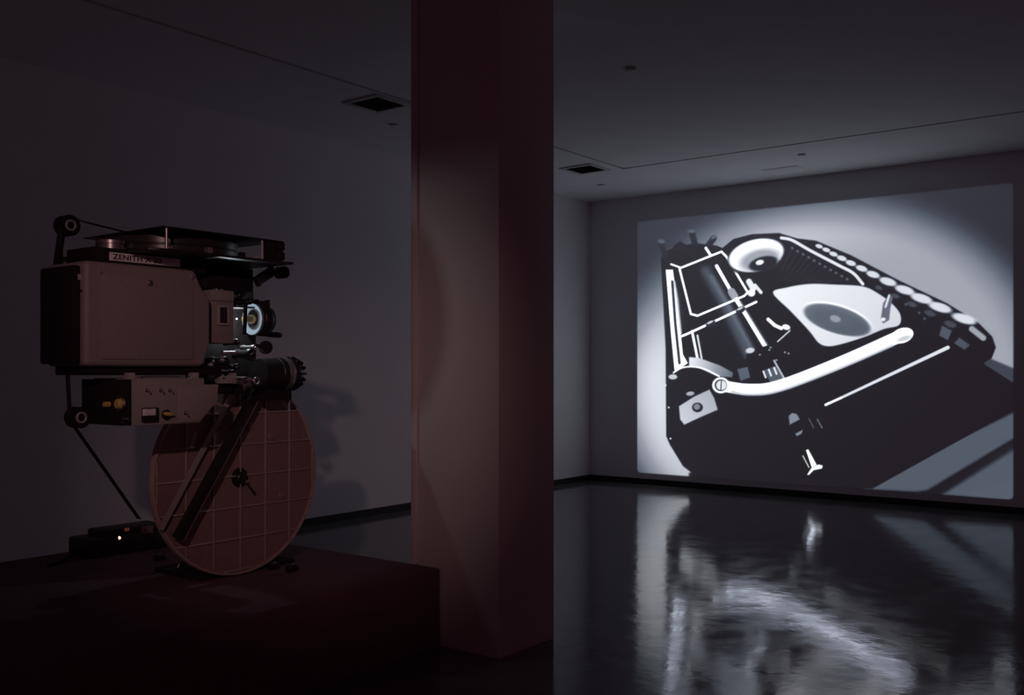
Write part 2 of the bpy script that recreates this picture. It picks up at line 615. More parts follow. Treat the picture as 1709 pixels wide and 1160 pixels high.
    for k in range(11):
        t = k / 10.0
        blob(1322 + 92 * t, 414 + 52 * t, 3.2, 2.0, 38, 104, .5, .7)
    poly([(1290, 489), (1312, 480), (1350, 474), (1396, 475), (1440, 478), (1466, 490), (1490, 508), (1503, 526), (1500, 543), (1476, 549), (1444, 562),
          (1406, 574), (1382, 578), (1366, 572), (1350, 552), (1320, 520)], 214, 1.6, 1, (1300, 480, 230, 1480, 570, 200), True)
    blob(1397, 533, 62, 25, 17, 240, .05)
    blob(1397, 534, 58, 22.5, 17, 96, .1)
    blob(1402, 538, 46, 16, 17, 70, .35)
    blob(1394, 532, 9, 5.5, 17, 226, .25)
    for k in range(5):
        blob(1397, 534, 24 + 7 * k, 9.4 + 2.7 * k, 17, 108 if k % 2 else 84, .05, .18)
    # --- upright finger tab
    poly([(1470, 532), (1474, 506), (1484, 491), (1491, 494), (1486, 514), (1484, 534), (1474, 540)], 92, 1.4)
    stroke([(1484, 493), (1478, 512)], 1.8, 210, 1.4)
    blob(1474, 533, 4, 3, 0, 225, .5)
    # --- little levers and screws
    stroke([(1282, 533), (1293, 543), (1304, 548)], 3, 235, 1)
    blob(1312, 546, 7, 4.5, 15, 240, .3)
    stroke([(1318, 552), (1298, 570)], 1.3, 190, 1)
    blob(1254, 489, 6.5, 6, 0, 246, .35)
    stroke([(1260, 476), (1270, 488)], 2.8, 225, 1.1)
    poly([(1246, 592), (1262, 582), (1290, 574), (1302, 588), (1292, 610), (1262, 618), (1246, 606)], 6, 1.5)
    blob(1252, 585, 7.5, 4.6, -8, 196, .3)
    for sx, sy in ((1268, 592), (1284, 584), (1310, 588), (1296, 601), (1286, 580), (1316, 590)):
        blob(sx, sy, 2, 1.6, 0, 130, .6)
    poly([(1230, 616), (1248, 612), (1252, 630), (1236, 636)], 84, 1.6)
    poly([(1274, 618), (1296, 610), (1312, 640), (1290, 646)], 78, 1.6)
    for k in range(3):
        stroke([(1274 + 9 * k, 620 - 3 * k), (1278 + 9 * k, 630 - 3 * k)], 1.5, 225, .9)
    stroke([(1292, 602), (1310, 634)], 1.6, 175, 1)
    # --- return lever
    poly([(1150, 596), (1166, 597), (1202, 610), (1224, 622), (1222, 630), (1196, 628), (1166, 614), (1150, 611)], 150, 1.6, 1, (1150, 600, 225, 1222, 625, 92))
    stroke([(1124, 622), (1138, 614), (1156, 612), (1176, 616), (1200, 628)], 1.4, 236, 1, curve=True)
    stroke([(1205, 644), (1250, 650), (1300, 644), (1400, 606), (1502, 561)], 9.4, 250, 1.4, 1, 10.4, True)
    stroke([(1222, 654), (1252, 659), (1304, 652), (1404, 614), (1490, 577)], 2.0, 165, 2.2, .7, curve=True)
    blob(1506, 560, 19, 12.5, -18, 250, .08)
    blob(1509, 565, 12, 4, -18, 190, .5)
    blob(1203, 643, 14.5, 13.5, 0, 246, .12)
    blob(1203, 643, 10.5, 10, 0, 30, .1)
    blob(1204, 643, 8.8, 8.2, 0, 215, .14)
    stroke([(1204, 634), (1203, 652)], .9, 60, .7)
    # --- plain end plate with screws
    poly([(1133, 678), (1158, 662), (1184, 650), (1192, 664), (1198, 684), (1170, 696), (1142, 709), (1135, 700)], 176, 1.6, 1, (1135, 700, 190, 1190, 660, 160))
    blob(1164, 680, 9, 8, 0, 20, .15)
    blob(1163, 679, 5.5, 5, 0, 120, .3)
    blob(1123, 629, 7.5, 4.4, 0, 188, .3)
    blob(1152, 657, 7, 3.6, -6, 160, .35)
    for sx, sy in ((1111, 643), (1119, 732), (1116, 680)):
        blob(sx, sy, 1.6, 1.6, 0, 210, .6)
    # --- straight front rail
    stroke([(1378, 676), (1582, 580)], 2.1, 214, 1.2, 1, 3.2)
    stroke([(1378, 675), (1404, 664)], 1.6, 240, 1)
    # --- keys in a row, growing towards the viewer
    for kx, ky, kw in ((1367, 411, 6), (1379, 417, 6.5), (1391, 424, 7), (1405, 431, 8), (1420, 439, 8.5), (1438, 448, 9.5), (1457, 458, 11), (1482, 470, 14), (1510, 484, 16),
                       (1538, 498, 18), (1569, 513, 19), (1609, 532, 20)):
        blob(kx + 1, ky + kw * .42, kw * 1.1, kw * .44, 18, 14, .3)
        blob(kx, ky, kw * 1.06, kw * (.62 - .012 * kw), 17, 205, .3)
    for kx, ky, kw in ((1466, 480, 7), (1494, 494, 8), (1522, 508, 9), (1552, 523, 10), (1586, 541, 11)):
        blob(kx, ky, kw, kw * .5, 18, 62, .4)
    stroke([(1622, 549), (1641, 564)], 5, 150, 2)
    poly([(1572, 543), (1589, 552), (1582, 568), (1567, 560)], 74, 1.6)
    poly([(1601, 563), (1619, 576), (1610, 584), (1592, 573)], 70, 1.6)
    for sx, sy in ((1512, 508), (1534, 522), (1543, 532)):
        blob(sx, sy, 2.4, 2.4, 0, 70, .6)
    # --- front foot and catch
    poly([(1316, 694), (1322, 689), (1330, 691), (1335, 700), (1318, 709)], 124, 1.8)
    poly([(1327, 724), (1340, 717), (1338, 724), (1330, 728)], 120, 1.2)
    stroke([(1350, 699), (1358, 714)], 1.1, 74, 1)
    stroke([(1364, 700), (1372, 714)], 1.3, 90, 1.1)
    poly([(1345, 751), (1349, 750), (1363, 776), (1355, 781)], 244, 1.1)
    stroke([(1340, 761), (1350, 780)], 1.0, 190, .9)
    poly([(1347, 792), (1354, 781), (1366, 775), (1373, 777), (1372, 782), (1358, 785), (1350, 793)], 235, 1.2)

    # --- rounded gate corners and soft gate edge
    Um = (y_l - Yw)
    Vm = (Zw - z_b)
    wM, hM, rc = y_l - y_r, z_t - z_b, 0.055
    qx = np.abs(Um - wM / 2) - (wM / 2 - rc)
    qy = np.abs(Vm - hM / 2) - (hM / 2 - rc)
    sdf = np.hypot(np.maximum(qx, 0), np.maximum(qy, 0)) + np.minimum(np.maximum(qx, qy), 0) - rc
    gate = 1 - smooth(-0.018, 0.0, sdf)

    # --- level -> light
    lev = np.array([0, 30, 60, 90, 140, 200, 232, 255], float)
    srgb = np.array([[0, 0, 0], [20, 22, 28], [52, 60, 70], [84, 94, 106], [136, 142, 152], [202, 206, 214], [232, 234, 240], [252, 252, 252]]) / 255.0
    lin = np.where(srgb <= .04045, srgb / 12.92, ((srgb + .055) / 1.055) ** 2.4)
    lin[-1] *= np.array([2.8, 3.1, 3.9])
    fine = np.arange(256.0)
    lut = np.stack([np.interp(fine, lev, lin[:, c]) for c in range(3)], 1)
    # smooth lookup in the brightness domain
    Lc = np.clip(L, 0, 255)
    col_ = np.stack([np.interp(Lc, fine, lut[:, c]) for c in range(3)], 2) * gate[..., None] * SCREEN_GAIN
    lum = np.sqrt(np.clip(col_[..., 1], 0, 1))

    # --- adaptive quads, fine only where the picture changes
    quads = []
    B = 32
    nx, ny = -(-NW // B), -(-NH // B)
    stack = [(j * B, i * B, B) for i in range(ny) for j in range(nx)]
    while stack:
        x, y, s = stack.pop()
        x1, y1 = min(x + s, NW), min(y + s, NH)
        if x >= NW or y >= NH:
            continue
        blk = lum[y:y1 + 1, x:x1 + 1]
        if s > 2:
            c = (blk[0, 0] + blk[0, -1] + blk[-1, 0] + blk[-1, -1]) / 4
            if blk.max() - blk.min() > (0.035 if s > 4 else 0.06) or (s > 16):
                h = s // 2
                stack += [(x, y, h), (x + h, y, h), (x, y + h, h), (x + h, y + h, h)]
                continue
        quads.append((x, y, x1, y1))
    q = np.array(quads)
    n = len(q)
    ii = np.stack([q[:, 1], q[:, 1], q[:, 3], q[:, 3]], 1).ravel()
    jj = np.stack([q[:, 0], q[:, 2], q[:, 2], q[:, 0]], 1).ravel()
    root = (xw, (y_l + y_r) / 2, z_b)
    co = np.stack([np.zeros(4 * n), Yw[ii, jj] - root[1], Zw[ii, jj] - root[2]], 1)
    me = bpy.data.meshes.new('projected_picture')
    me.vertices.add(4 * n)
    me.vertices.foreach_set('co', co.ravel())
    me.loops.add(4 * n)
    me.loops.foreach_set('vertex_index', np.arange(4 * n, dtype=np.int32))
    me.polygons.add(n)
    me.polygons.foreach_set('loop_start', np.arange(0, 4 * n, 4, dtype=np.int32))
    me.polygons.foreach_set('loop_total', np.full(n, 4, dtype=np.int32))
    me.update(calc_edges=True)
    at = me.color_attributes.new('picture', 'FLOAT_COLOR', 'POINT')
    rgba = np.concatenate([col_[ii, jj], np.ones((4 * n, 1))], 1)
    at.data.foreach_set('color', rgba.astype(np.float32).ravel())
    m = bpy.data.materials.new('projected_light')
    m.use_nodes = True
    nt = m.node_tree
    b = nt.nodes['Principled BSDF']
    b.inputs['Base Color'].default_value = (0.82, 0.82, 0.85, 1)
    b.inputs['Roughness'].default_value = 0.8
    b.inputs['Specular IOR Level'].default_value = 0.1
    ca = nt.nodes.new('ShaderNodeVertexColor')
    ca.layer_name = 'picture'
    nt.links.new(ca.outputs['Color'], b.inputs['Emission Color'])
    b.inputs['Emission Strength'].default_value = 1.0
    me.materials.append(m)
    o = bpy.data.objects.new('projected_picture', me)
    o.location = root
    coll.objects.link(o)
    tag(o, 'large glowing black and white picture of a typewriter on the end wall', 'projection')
    print('picture quads', n)


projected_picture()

# ------------------------------------------------------------------ pedestal
PZ = 0.412
ped = box('pedestal', 1.55, 3.855, 3.415, 5.40, 0.0, PZ, M_PED, None, bevel=0.006)
tag(ped, 'low wide black plinth carrying the film projector, against the column', 'plinth')

# ------------------------------------------------------------------ the film projector
PRJ = thing('film_projector', 'old cinema film projector with brown lamp house and big ribbed round magazine', 'projector', (3.05, 4.15, PZ))
YL = 3.80                                                # near side of the lamp house
NY = (0, -1, 0)                                          # towards the camera side


def XZ(px, py, y):
    p = on_y(px, py, y)
    return (p.x, p.z)


# --- lamp house
xl = on_y(142, 530, YL).x
zb, zt = 1.461, 1.893
x_t = on_y(327, 455, YL).x
x_f = on_y(352, 530, YL).x
lh = prism('lamp_house', [(xl, zb), (xl, zt), (x_t, zt), (x_t + .035, zt - .075), (x_f, zt - .125), (x_f, zb + .10), (x_f - .035, zb)], YL, 4.12, M_HOUSE, PRJ, bevel=0.022, seg=4)
xd0, xd1 = on_y(169, 530, YL).x, on_y(322, 530, YL).x
door = box('door', xd0, xd1, YL - .006, YL + .002, zb + .030, zt - .048, M_HOUSE, lh, bevel=0.003)
for px, py in ((170, 454), (322, 464), (324, 461)):
    p = on_y(px, py, YL - .012)
    cyl('screw', (p.x, YL + .002, p.z), NY, 0.0055, 0.012, M_CHROME, lh, seg=14)
p = on_y(251, 472, YL - .01)
lathe('latch', [(0, 0), (.014, 0), (.014, .004), (.009, .006), (.009, .010), (0, .010)], (p.x, YL - .006, p.z), NY, M_STEEL, lh, seg=20)
box('latch_slot', p.x - .0015, p.x + .007, YL - .0175, YL - .0155, p.z - .006, p.z + .006, M_INK, lh)
box('rear_panel', xl - .035, xl + .004, YL + .035, 4.10, zb + .01, zt - .02, M_DULL, lh, bevel=0.01)
p = on_y(131, 463, YL + .05)
box('hinge', p.x - .012, p.x + .012, YL + .03, YL + .05, p.z - .012, p.z + .012, M_PALE, lh, bevel=0.002)
p = on_y(137, 485, YL + .03)
box('catch', p.x - .012, p.x + .012, YL + .02, YL + .035, p.z - .004, p.z + .004, M_BRASS, lh, bevel=0.001)
p = on_y(123, 529, YL + .08)
cyl('terminal', (p.x - .008, p.y, p.z), (1, 0, 0), .006, .01, M_STEEL, lh, seg=12)
# plinth on the lamp house roof with the nameplate
YP = 3.86
x0, x1 = on_y(157, 428, YP).x, on_y(345, 428, YP).x
zp = on_y(230, 423, YP).z
roof = box('roof_plinth', x0, x1, YP, 4.08, zt - .004, zp + .012, M_DULL, lh, bevel=0.004)
xn0, xn1 = on_y(182, 429, YP).x, on_y(300, 436, YP).x
zn0, zn1 = on_y(182, 434.5, YP).z, on_y(182, 420.5, YP).z
plate = box('nameplate', xn0, xn1, YP - .004, YP, zn0, zn1, M_PLATE, PRJ, bevel=0.001)
fc = bpy.data.curves.new('nameplate_text', 'FONT')
fc.body = 'ZENITH X 20'
fc.size = 1.0
fc.offset = 0.022
fc.space_character = 1.05
fo = bpy.data.objects.new('nameplate_text', fc)
coll.objects.link(fo)
dg = bpy.context.evaluated_depsgraph_get()
tm = bpy.data.meshes.new_from_object(fo.evaluated_get(dg))
bpy.data.objects.remove(fo)
tv = np.empty(len(tm.vertices) * 3)
tm.vertices.foreach_get('co', tv)
tv = tv.reshape(-1, 3)
tx0, tx1 = on_y(187, 428, YP).x, on_y(268.5, 434, YP).x
sx = (tx1 - tx0) / (tv[:, 0].max() - tv[:, 0].min())
hz = (zn1 - zn0) * .66
sz = hz / (tv[:, 1].max() - tv[:, 1].min())
off = PRJ.location
nv = np.stack([tx0 + (tv[:, 0] - tv[:, 0].min()) * sx - off.x, np.full(len(tv), YP - .0048 - off.y), zn0 + (zn1 - zn0) * .17 + (tv[:, 1] - tv[:, 1].min()) * sz - off.z], 1)
tm.vertices.foreach_set('co', nv.ravel())
tm.update()
tm.materials.clear()
tm.materials.append(M_INK)
txt = bpy.data.objects.new('lettering', tm)
coll.objects.link(txt)
txt.parent = plate
# exhaust stub
p = on_y(186, 408, 4.0)
lathe('exhaust_stub', [(.058, 0), (.058, .02), (.052, .022), (.052, .034), (.058, .036), (.058, .05), (.05, .054), (.05, .0), (0, 0)][:7] + [(.04, .05), (0, .05)], (p.x, 4.0, zp + .01), (0, 0, 1), M_STEEL, lh, seg=36)

# --- film tray above: two boards, posts, wound film
YT = 3.70
zt1 = on_y(370, 424.5, YT).z
xa, xb = on_y(243, 418, YT).x, on_y(490, 436, YT).x
tray = slab('film_tray', [(xa + .12, YT), (xb, YT), (xb, 4.46), (xa + .02, 4.46), (xa, 4.40), (xa, YT + .10), (xa + .03, YT + .03), (xa + .07, YT + .008)], zt1 - .012, zt1, M_BLACK, PRJ, bevel=0.002)
zt2 = on_y(370, 389, YT).z
xc, xe = on_y(273, 383, YT).x, on_y(474, 397, YT).x
box('tray_lid', xc, xe, YT, 4.34, zt2 - .005, zt2, M_BLACK, tray, bevel=0.0015)
xm = (xa + xb) / 2 - .03
lathe('film_roll', [(0, 0), (.31, 0), (.315, .004), (.315, .030), (.312, .034), (.312, .036), (.315, .040), (.315, .072), (0, .074)], (xm, 4.09, zt1 + .004), (0, 0, 1), M_FILM, tray, seg=56)
for px, py0, py1, rad, mm in ((278, 384, 416, .0065, M_STEEL), (437.5, 399, 430, .006, M_PALE)):
    q = on_y(px, py1, YT + .015)
    cyl('post', (q.x, YT + .015, zt1 - .001), (0, 0, 1), rad, zt2 - zt1 - .002, mm, tray, seg=16)
for px, wpx, hpx, mm in ((284, 2.5, 7, M_CHROME), (348, 5, 10, M_STEEL), (403, 5, 8, M_DULL), (427, 4, 5, M_PALE)):
    q = on_y(px, 420, YT + .02)
    k = .0027
    blk = box('guide_block', q.x - wpx * k, q.x + wpx * k, YT + .006, YT + .03, zt1 - .001, zt1 + hpx * k, mm, tray, bevel=0.002)
    if wpx == 5 and mm is M_STEEL:
        for dx, dz in ((-.007, .017), (.007, .009)):
            cyl('screw', (q.x + dx, YT + .007, zt1 + dz), NY, .004, .005, M_CHROME, blk, seg=10)
q = on_y(463, 412, YT + .03)
for dz in (.006, .052):
    lathe('guide_roller', [(0, 0), (.02, 0), (.027, .008), (.024, .02), (.027, .032), (.02, .040), (0, .040)], (q.x + .012, YT + .03, zt1 + dz), (0, 0, 1), M_DULL, tray, seg=24)
box('roller_bracket', q.x - .07, q.x + .02, YT + .02, YT + .045, zt1 + .002, zt2 - .002, M_DULL, tray, bevel=0.003)
# bracket and roller hanging below the tray
a = on_y(428, 470, 3.9)
b = on_y(455, 452, 3.9)
c = on_y(470, 455, 3.9)
bar('tray_arm', a, b, .045, .03, M_BLACK, PRJ)
bar('tray_arm', b + Vector((-.02, 0, -.004)), c, .030, .03, M_BLACK, PRJ)
cyl('arm_roller', (c.x, 3.93, c.z), NY, .030, .06, M_DULL, PRJ, seg=24)
bar('arm_link', c, (c.x, 3.9, zt1 - .006), .020, .02, M_BLACK, PRJ)

# --- projector head: dark mechanism casting behind gate and lens
YH0 = 4.16
hd = [XZ(330, 452, YH0), XZ(423, 449, YH0), XZ(424, 500, YH0), XZ(428, 515, YH0), XZ(428, 600, YH0), XZ(442, 612, YH0), XZ(440, 655, YH0), XZ(352, 655, YH0), XZ(330, 575, YH0)]
head = prism('head_casting', hd, YH0, 4.34, M_BLACK, PRJ, bevel=0.006)
u0, u1 = on_y(338, 455, 3.92), on_y(423, 505, 3.92)
box('upper_sprocket_cover', u0.x, u1.x, 3.92, YH0 + .01, on_y(400, 486, 3.92).z, on_y(400, 447, 3.92).z, M_DULL, PRJ, bevel=0.012)
g0, g1 = on_y(353, 530, 3.86), on_y(394, 530, 3.86)
gz0, gz1 = on_y(373, 573, 3.86).z, on_y(373, 486, 3.86).z
gate = box('gate_housing', g0.x, g1.x - .012, 3.86, YH0 + .01, gz0, gz1, M_HOUSE, PRJ, bevel=0.006)
box('gate_cap', g0.x - .004, g1.x - .016, 3.852, 3.95, gz1 - .048, gz1 + .004, M_PANEL, gate, bevel=0.006)
lathe('gate_knob', [(0, 0), (.02, 0), (.022, .006), (.012, .012), (0, .013)], (g0.x + .045, 3.88, gz1 + .004), (0, 0, 1), M_CHROME, gate, seg=20)
wx0, wx1 = on_y(363, 526, 3.858).x, on_y(382, 526, 3.858).x
wz0, wz1 = on_y(373, 543, 3.858).z, on_y(373, 510, 3.858).z
fr = .010
wf = box('window_frame', wx0, wx1, 3.850, 3.862, wz1 - fr, wz1, M_PALE, gate, bevel=0.002)
box('window_frame', wx0, wx1, 3.850, 3.862, wz0, wz0 + fr, M_PALE, gate, bevel=0.002)
box('window_frame', wx0, wx0 + fr, 3.850, 3.862, wz0 + fr, wz1 - fr, M_PALE, gate, bevel=0.002)
box('window_frame', wx1 - fr, wx1, 3.850, 3.862, wz0 + fr, wz1 - fr, M_PALE, gate, bevel=0.002)
box('window_pane', wx0 + fr, wx1 - fr, 3.856, 3.863, wz0 + fr, wz1 - fr, M_GLASS, gate)
for zz in (wz0 + fr * .5, wz1 - fr * .5):
    cyl('frame_screw', ((wx0 + wx1) / 2, 3.851, zz), NY, .003, .003, M_CHROME, gate, seg=10)
# lens
YA = 4.05
pl = on_y(424, 533, YA)
ZL = pl.z
xg = on_y(393, 533, YA).x
x2 = on_y(447, 530, YA).x
lens = lathe('lens_barrel', [(0, 0), (.066, 0), (.070, .004), (.070, .02), (.074, .024), (.074, .06), (.070, .064), (.066, x2 - pl.x), (.050, x2 - pl.x), (.046, x2 - pl.x - .02), (0, x2 - pl.x - .024)], (pl.x, YA, ZL), (1, 0, 0), M_BLACK, PRJ, seg=44)
lathe('lens_flange', [(.050, .002), (.056, -.002), (.078, -.014), (.082, -.010), (.082, .0), (.050, .003)], (pl.x, YA, ZL), (1, 0, 0), M_LENSRIM, lens, seg=48)
lathe('rear_lens_tube', [(0, 0), (.014, 0), (.018, .004), (.018, pl.x - xg - .075), (.024, pl.x - xg - .065), (.024, pl.x - xg - .042), (0, pl.x - xg - .04)], (xg + .045, YA, ZL), (1, 0, 0), M_BRASS, lens, seg=32)
bar('focus_stem', on_y(428, 506, 4.07), on_y(446, 507, 4.07), .026, .03, M_BLACK, PRJ, bevel=.006)
bar('shutter_blade', on_y(410, 506, 3.985), on_y(408, 558, 3.985), .020, .006, M_DULL, PRJ, bevel=.001)
# light escaping at the open film gate
add_light('gate_leak', 'POINT', (xg + .012, YA - .006, ZL - .002), 1.7, (0.78, 0.90, 1.0), shadow_soft_size=0.006)
lathe('gate_aperture', [(0, 0), (.004, .0), (.005, .003), (.004, .006), (0, .006)], (xg - .002, YA - .008, ZL - .002), (1, 0, 0), emit_mat('gate_glow', (1.0, 0.96, 0.92), 2.2), PRJ, seg=14)
box('leak_blocker', xg - .06, xg + .064, YA - .07, YA + .10, ZL + .050, ZL + .058, M_DULL, PRJ, bevel=.001)  # added plate, cuts the leak's upward rays so the column top stays dark
# focus rod and knobs
a, b = on_y(420, 556, 4.11), on_y(469, 556, 4.11)
lathe('focus_rod', [(0, 0), (.010, 0), (.012, .004), (.012, .09), (.014, .10), (.015, b.x - a.x - .012), (.010, b.x - a.x), (0, b.x - a.x)], (a.x, 4.11, a.z), (1, 0, -.03), M_BLACK, PRJ, seg=20)
k = on_y(441, 580, 4.10)
lathe('focus_knob', [(0, 0), (.028, 0), (.034, .006), (.034, .026), (.028, .032), (0, .032)], (k.x + .005, 4.10, k.z), (-.5, -1, 0), M_DULL, PRJ, seg=28)
cyl('knob_shaft', (k.x - .05, 4.115, k.z + .012), (1, -.1, -.15), .008, .06, M_BLACK, PRJ, seg=14)
# sprockets, rollers and guides of the film path


def wheel(name, px, py, y, r, ln, m, rim=None):
    p_ = on_y(px, py, y)
    o_ = lathe(name, [(0, 0), (r, 0), (r, ln * .2), (r * .82, ln * .3), (r * .82, ln * .7), (r, ln * .8), (r, ln * .95), (r * .9, ln), (r * .35, ln), (r * .3, ln * 1.12), (0, ln * 1.14)], (p_.x, y + ln, p_.z), NY, m, PRJ, seg=26)
    if rim:
        cyl('wheel_hub', (p_.x, y + .003, p_.z), NY, r * .35, .012, rim, o_, seg=14)
    return o_


wheel('sprocket_wheel', 409, 479, 3.98, .026, .10, M_BLACK, M_CHROME)
wheel('sprocket_wheel', 399, 492, 3.97, .018, .09, M_BLACK, M_STEEL)
wheel('guide_roller', 418, 503, 3.97, .016, .09, M_BLACK, M_STEEL)
wheel('guide_roller', 396, 571, 3.95, .016, .10, M_BLACK, M_BRASS)
wheel('sprocket_wheel', 420, 592, 3.95, .030, .12, M_BLACK, M_CHROME)
wheel('guide_roller', 425, 580, 3.94, .013, .10, M_STEEL, M_CHROME)
wheel('sprocket_wheel', 376, 605, 3.93, .030, .12, M_BLACK, M_CHROME)
wheel('guide_roller', 397, 612, 3.92, .015, .10, M_BLACK, M_CHROME)
wheel('guide_roller', 389, 624, 3.92, .020, .10, M_BLACK, M_STEEL)
a, b = on_y(370, 589, 3.9), on_y(394, 590, 3.9)
lathe('guide_shaft', [(0, 0), (.010, 0), (.012, .004), (.009, .012), (.009, b.x - a.x - .012), (.012, b.x - a.x - .004), (0, b.x - a.x)], (a.x, 3.9, a.z), (1, 0, 0), M_STEEL, PRJ, seg=20)
for px, py, r in ((357, 604, .010), (371, 602, .014), (374, 597, .007), (381, 571, .006), (389, 611, .006), (396, 613, .006)):
    p = on_y(px, py, 3.89)
    lathe('chrome_stud', [(0, 0), (r, 0), (r, r * .5), (r * .75, r), (r * .4, r * 1.25), (0, r * 1.35)], (p.x, 3.90, p.z), (-.3, -1, .35), M_CHROME, PRJ, seg=18)
p0, p1 = on_y(349, 606, 3.88), on_y(356, 630, 3.88)
box('guide_plate', p0.x, p1.x, 3.88, 3.90, p1.z, p0.z, M_PALE, PRJ, bevel=0.002)
p0, p1 = on_y(368, 624, 3.86), on_y(395, 640, 3.86)
bp = prism('lower_gate_plate', [(p0.x, p1.z), (p0.x, p0.z), (p0.x + .012, p0.z), (p0.x + .025, p0.z - .010), (p1.x - .03, p0.z - .010), (p1.x - .012, p0.z + .004), (p1.x, p0.z + .004), (p1.x, p1.z)], 3.86, 3.90, M_PALE, PRJ, bevel=0.002)
cyl('plate_screw', (p0.x + .018, 3.861, p0.z - .020), NY, .005, .003, M_INK, bp, seg=12)
p = on_y(408, 634, 3.86)
lathe('pipe_fitting', [(0, 0), (.012, 0), (.016, .006), (.015, .03), (.009, .036), (.009, .06), (0, .06)], (p.x, 3.86, p.z), (1, 0, -.06), M_CHROME, PRJ, seg=22)
p = on_y(428, 636, 3.85)
ring('pipe_ring', (p.x, 3.85, p.z), NY, .0155, .0045, M_STEEL, PRJ)
p0, p1 = on_y(368, 636, 3.9), on_y(390, 655, 3.9)
box('lower_sprocket_cover', p0.x, p1.x, 3.90, 4.12, p1.z, p0.z, M_DULL, PRJ, bevel=0.01)
p0, p1 = on_y(392, 640, 3.92), on_y(403, 658, 3.92)
box('film_guide', p0.x, p1.x, 3.92, 4.08, p1.z, p0.z, M_DULL, PRJ, bevel=0.006)
# motor
YM = 3.97
p = on_y(432, 624, YM)
q = on_y(497, 624, YM)
Lm = q.x - p.x
rm = .082
mot = lathe('drive_motor', [(0, 0), (rm * .92, 0), (rm * .95, .008), (rm * .95, Lm * .40), (rm, Lm * .42), (rm, Lm * .52), (rm * .97, Lm * .53), (rm * .97, Lm * .78), (rm * .90, Lm * .86), (rm * .6, Lm), (0, Lm)], (p.x, YM, p.z), (1, 0, 0), M_BLACK, PRJ, seg=44)
lathe('motor_band', [(rm * 1.0, 0), (rm * 1.025, .003), (rm * 1.025, .034), (rm * 1.0, .037)], (p.x + Lm * .54, YM, p.z), (1, 0, 0), M_STEEL, mot, seg=44)
for kk in range(14):
    an = 2 * math.pi * kk / 14
    cyv, czv = math.cos(an), math.sin(an)
    bar('cooling_fin', (p.x + Lm * .80, YM + rm * .9 * cyv, p.z + rm * .9 * czv), (p.x + Lm * .98, YM + rm * .70 * cyv, p.z + rm * .70 * czv), .009, .032, M_DULL, mot, bevel=0.001, up=(0, cyv, czv))
p0, p1 = on_y(440, 650, 3.95), on_y(490, 667, 3.95)
box('motor_mount', p0.x, p1.x - .01, 3.95, 4.12, p1.z, p0.z + .01, M_DULL, PRJ, bevel=0.006)

# --- control box under the lamp house
YB = 3.755
bx = [XZ(222, 711, YB), XZ(222, 632, YB), XZ(341, 633.5, YB), XZ(341, 642, YB), XZ(365, 642, YB), XZ(363, 669, YB), XZ(334, 704, YB)]
zbb = bx[0][1]
bx[-1] = (bx[-1][0], zbb)
bx[2] = (bx[2][0], bx[1][1])
cb = prism('control_box', bx, YB, 4.06, M_PANEL, PRJ, bevel=0.003)
s0, s1 = on_y(297, 646, YB), on_y(364, 643, YB)
cover = prism('side_cover', [(s0.x, zbb + .006), (s0.x, s1.z - .004), (s1.x - .004, s1.z - .004), (s1.x - .006, bx[5][1]), (bx[6][0] - .004, zbb + .006)], YB - .005, YB + .001, M_PANEL, cb, bevel=0.0015)
rp = on_y(159, 680, 4.06)
box('rear_socket_panel', bx[0][0] - .045, bx[0][0] + .003, YB + .012, 4.08, zbb + .002, bx[1][1] - .004, M_DULL, cb, bevel=0.003)


def toggle(px, py):
    p_ = on_y(px, py, YB - .006)
    t_ = lathe('toggle_switch', [(0, 0), (.009, 0), (.009, .003), (.006, .004), (.006, .008), (0, .008)], (p_.x, YB - .0, p_.z), NY, M_CHROME, cb, seg=14)
    lathe('toggle_lever', [(0, 0), (.0022, 0), (.0036, .016), (.0025, .019), (0, .0195)], (p_.x, YB - .006, p_.z), (.25, -.8, -.6), M_CHROME, t_, seg=10)


for px, py in ((246, 651), (269, 651), (284, 651)):
    toggle(px, py)
p = on_y(309, 689, YB - .008)
t_ = lathe('toggle_switch', [(0, 0), (.009, 0), (.009, .003), (.006, .004), (.006, .008), (0, .008)], (p.x, YB - .005, p.z), NY, M_CHROME, cb, seg=14)
lathe('toggle_lever', [(0, 0), (.0022, 0), (.0036, .016), (.0025, .019), (0, .0195)], (p.x, YB - .011, p.z), (.25, -.8, -.6), M_CHROME, t_, seg=10)
m0, m1 = on_y(236, 705, YB), on_y(262, 680, YB)
mt = box('meter', m0.x, m1.x, YB - .014, YB + .002, m0.z, m1.z, M_BLACK, cb, bevel=0.003)
f0, f1 = on_y(238, 694, YB - .015), on_y(260, 682, YB - .015)
box('meter_face', f0.x, f1.x, YB - .0155, YB - .0135, f0.z, f1.z, M_WHITE, mt, bevel=0.0005)
mc = Vector(((f0.x + f1.x) / 2, YB - .0162, f0.z + .002))
bar('meter_needle', mc, mc + Vector((-.013, 0, .014)), .0014, .0006, M_INK, mt, bevel=0)
arc = [mc + Vector((.018 * math.sin(t), 0, .003 + .022 * math.cos(t))) for t in np.linspace(-.8, .8, 9)]
ribbon('meter_scale', arc, .0004, .0012, M_INK, mt, wide=(0, 1, 0))
p = on_y(281, 690, YB - .02)
kn = lathe('selector_knob', [(0, 0), (.022, 0), (.022, .006), (.016, .008), (0, .008)], (p.x, YB - .003, p.z - .006), NY, M_BLACK, cb, seg=24)
prism('knob_pointer', [(p.x - .024, p.z - .002), (p.x - .014, p.z + .007), (p.x + .010, p.z + .005), (p.x + .030, p.z - .005), (p.x + .014, p.z - .011), (p.x - .014, p.z - .010)], YB - .028, YB - .010, M_YELLOW, kn, bevel=0.003)
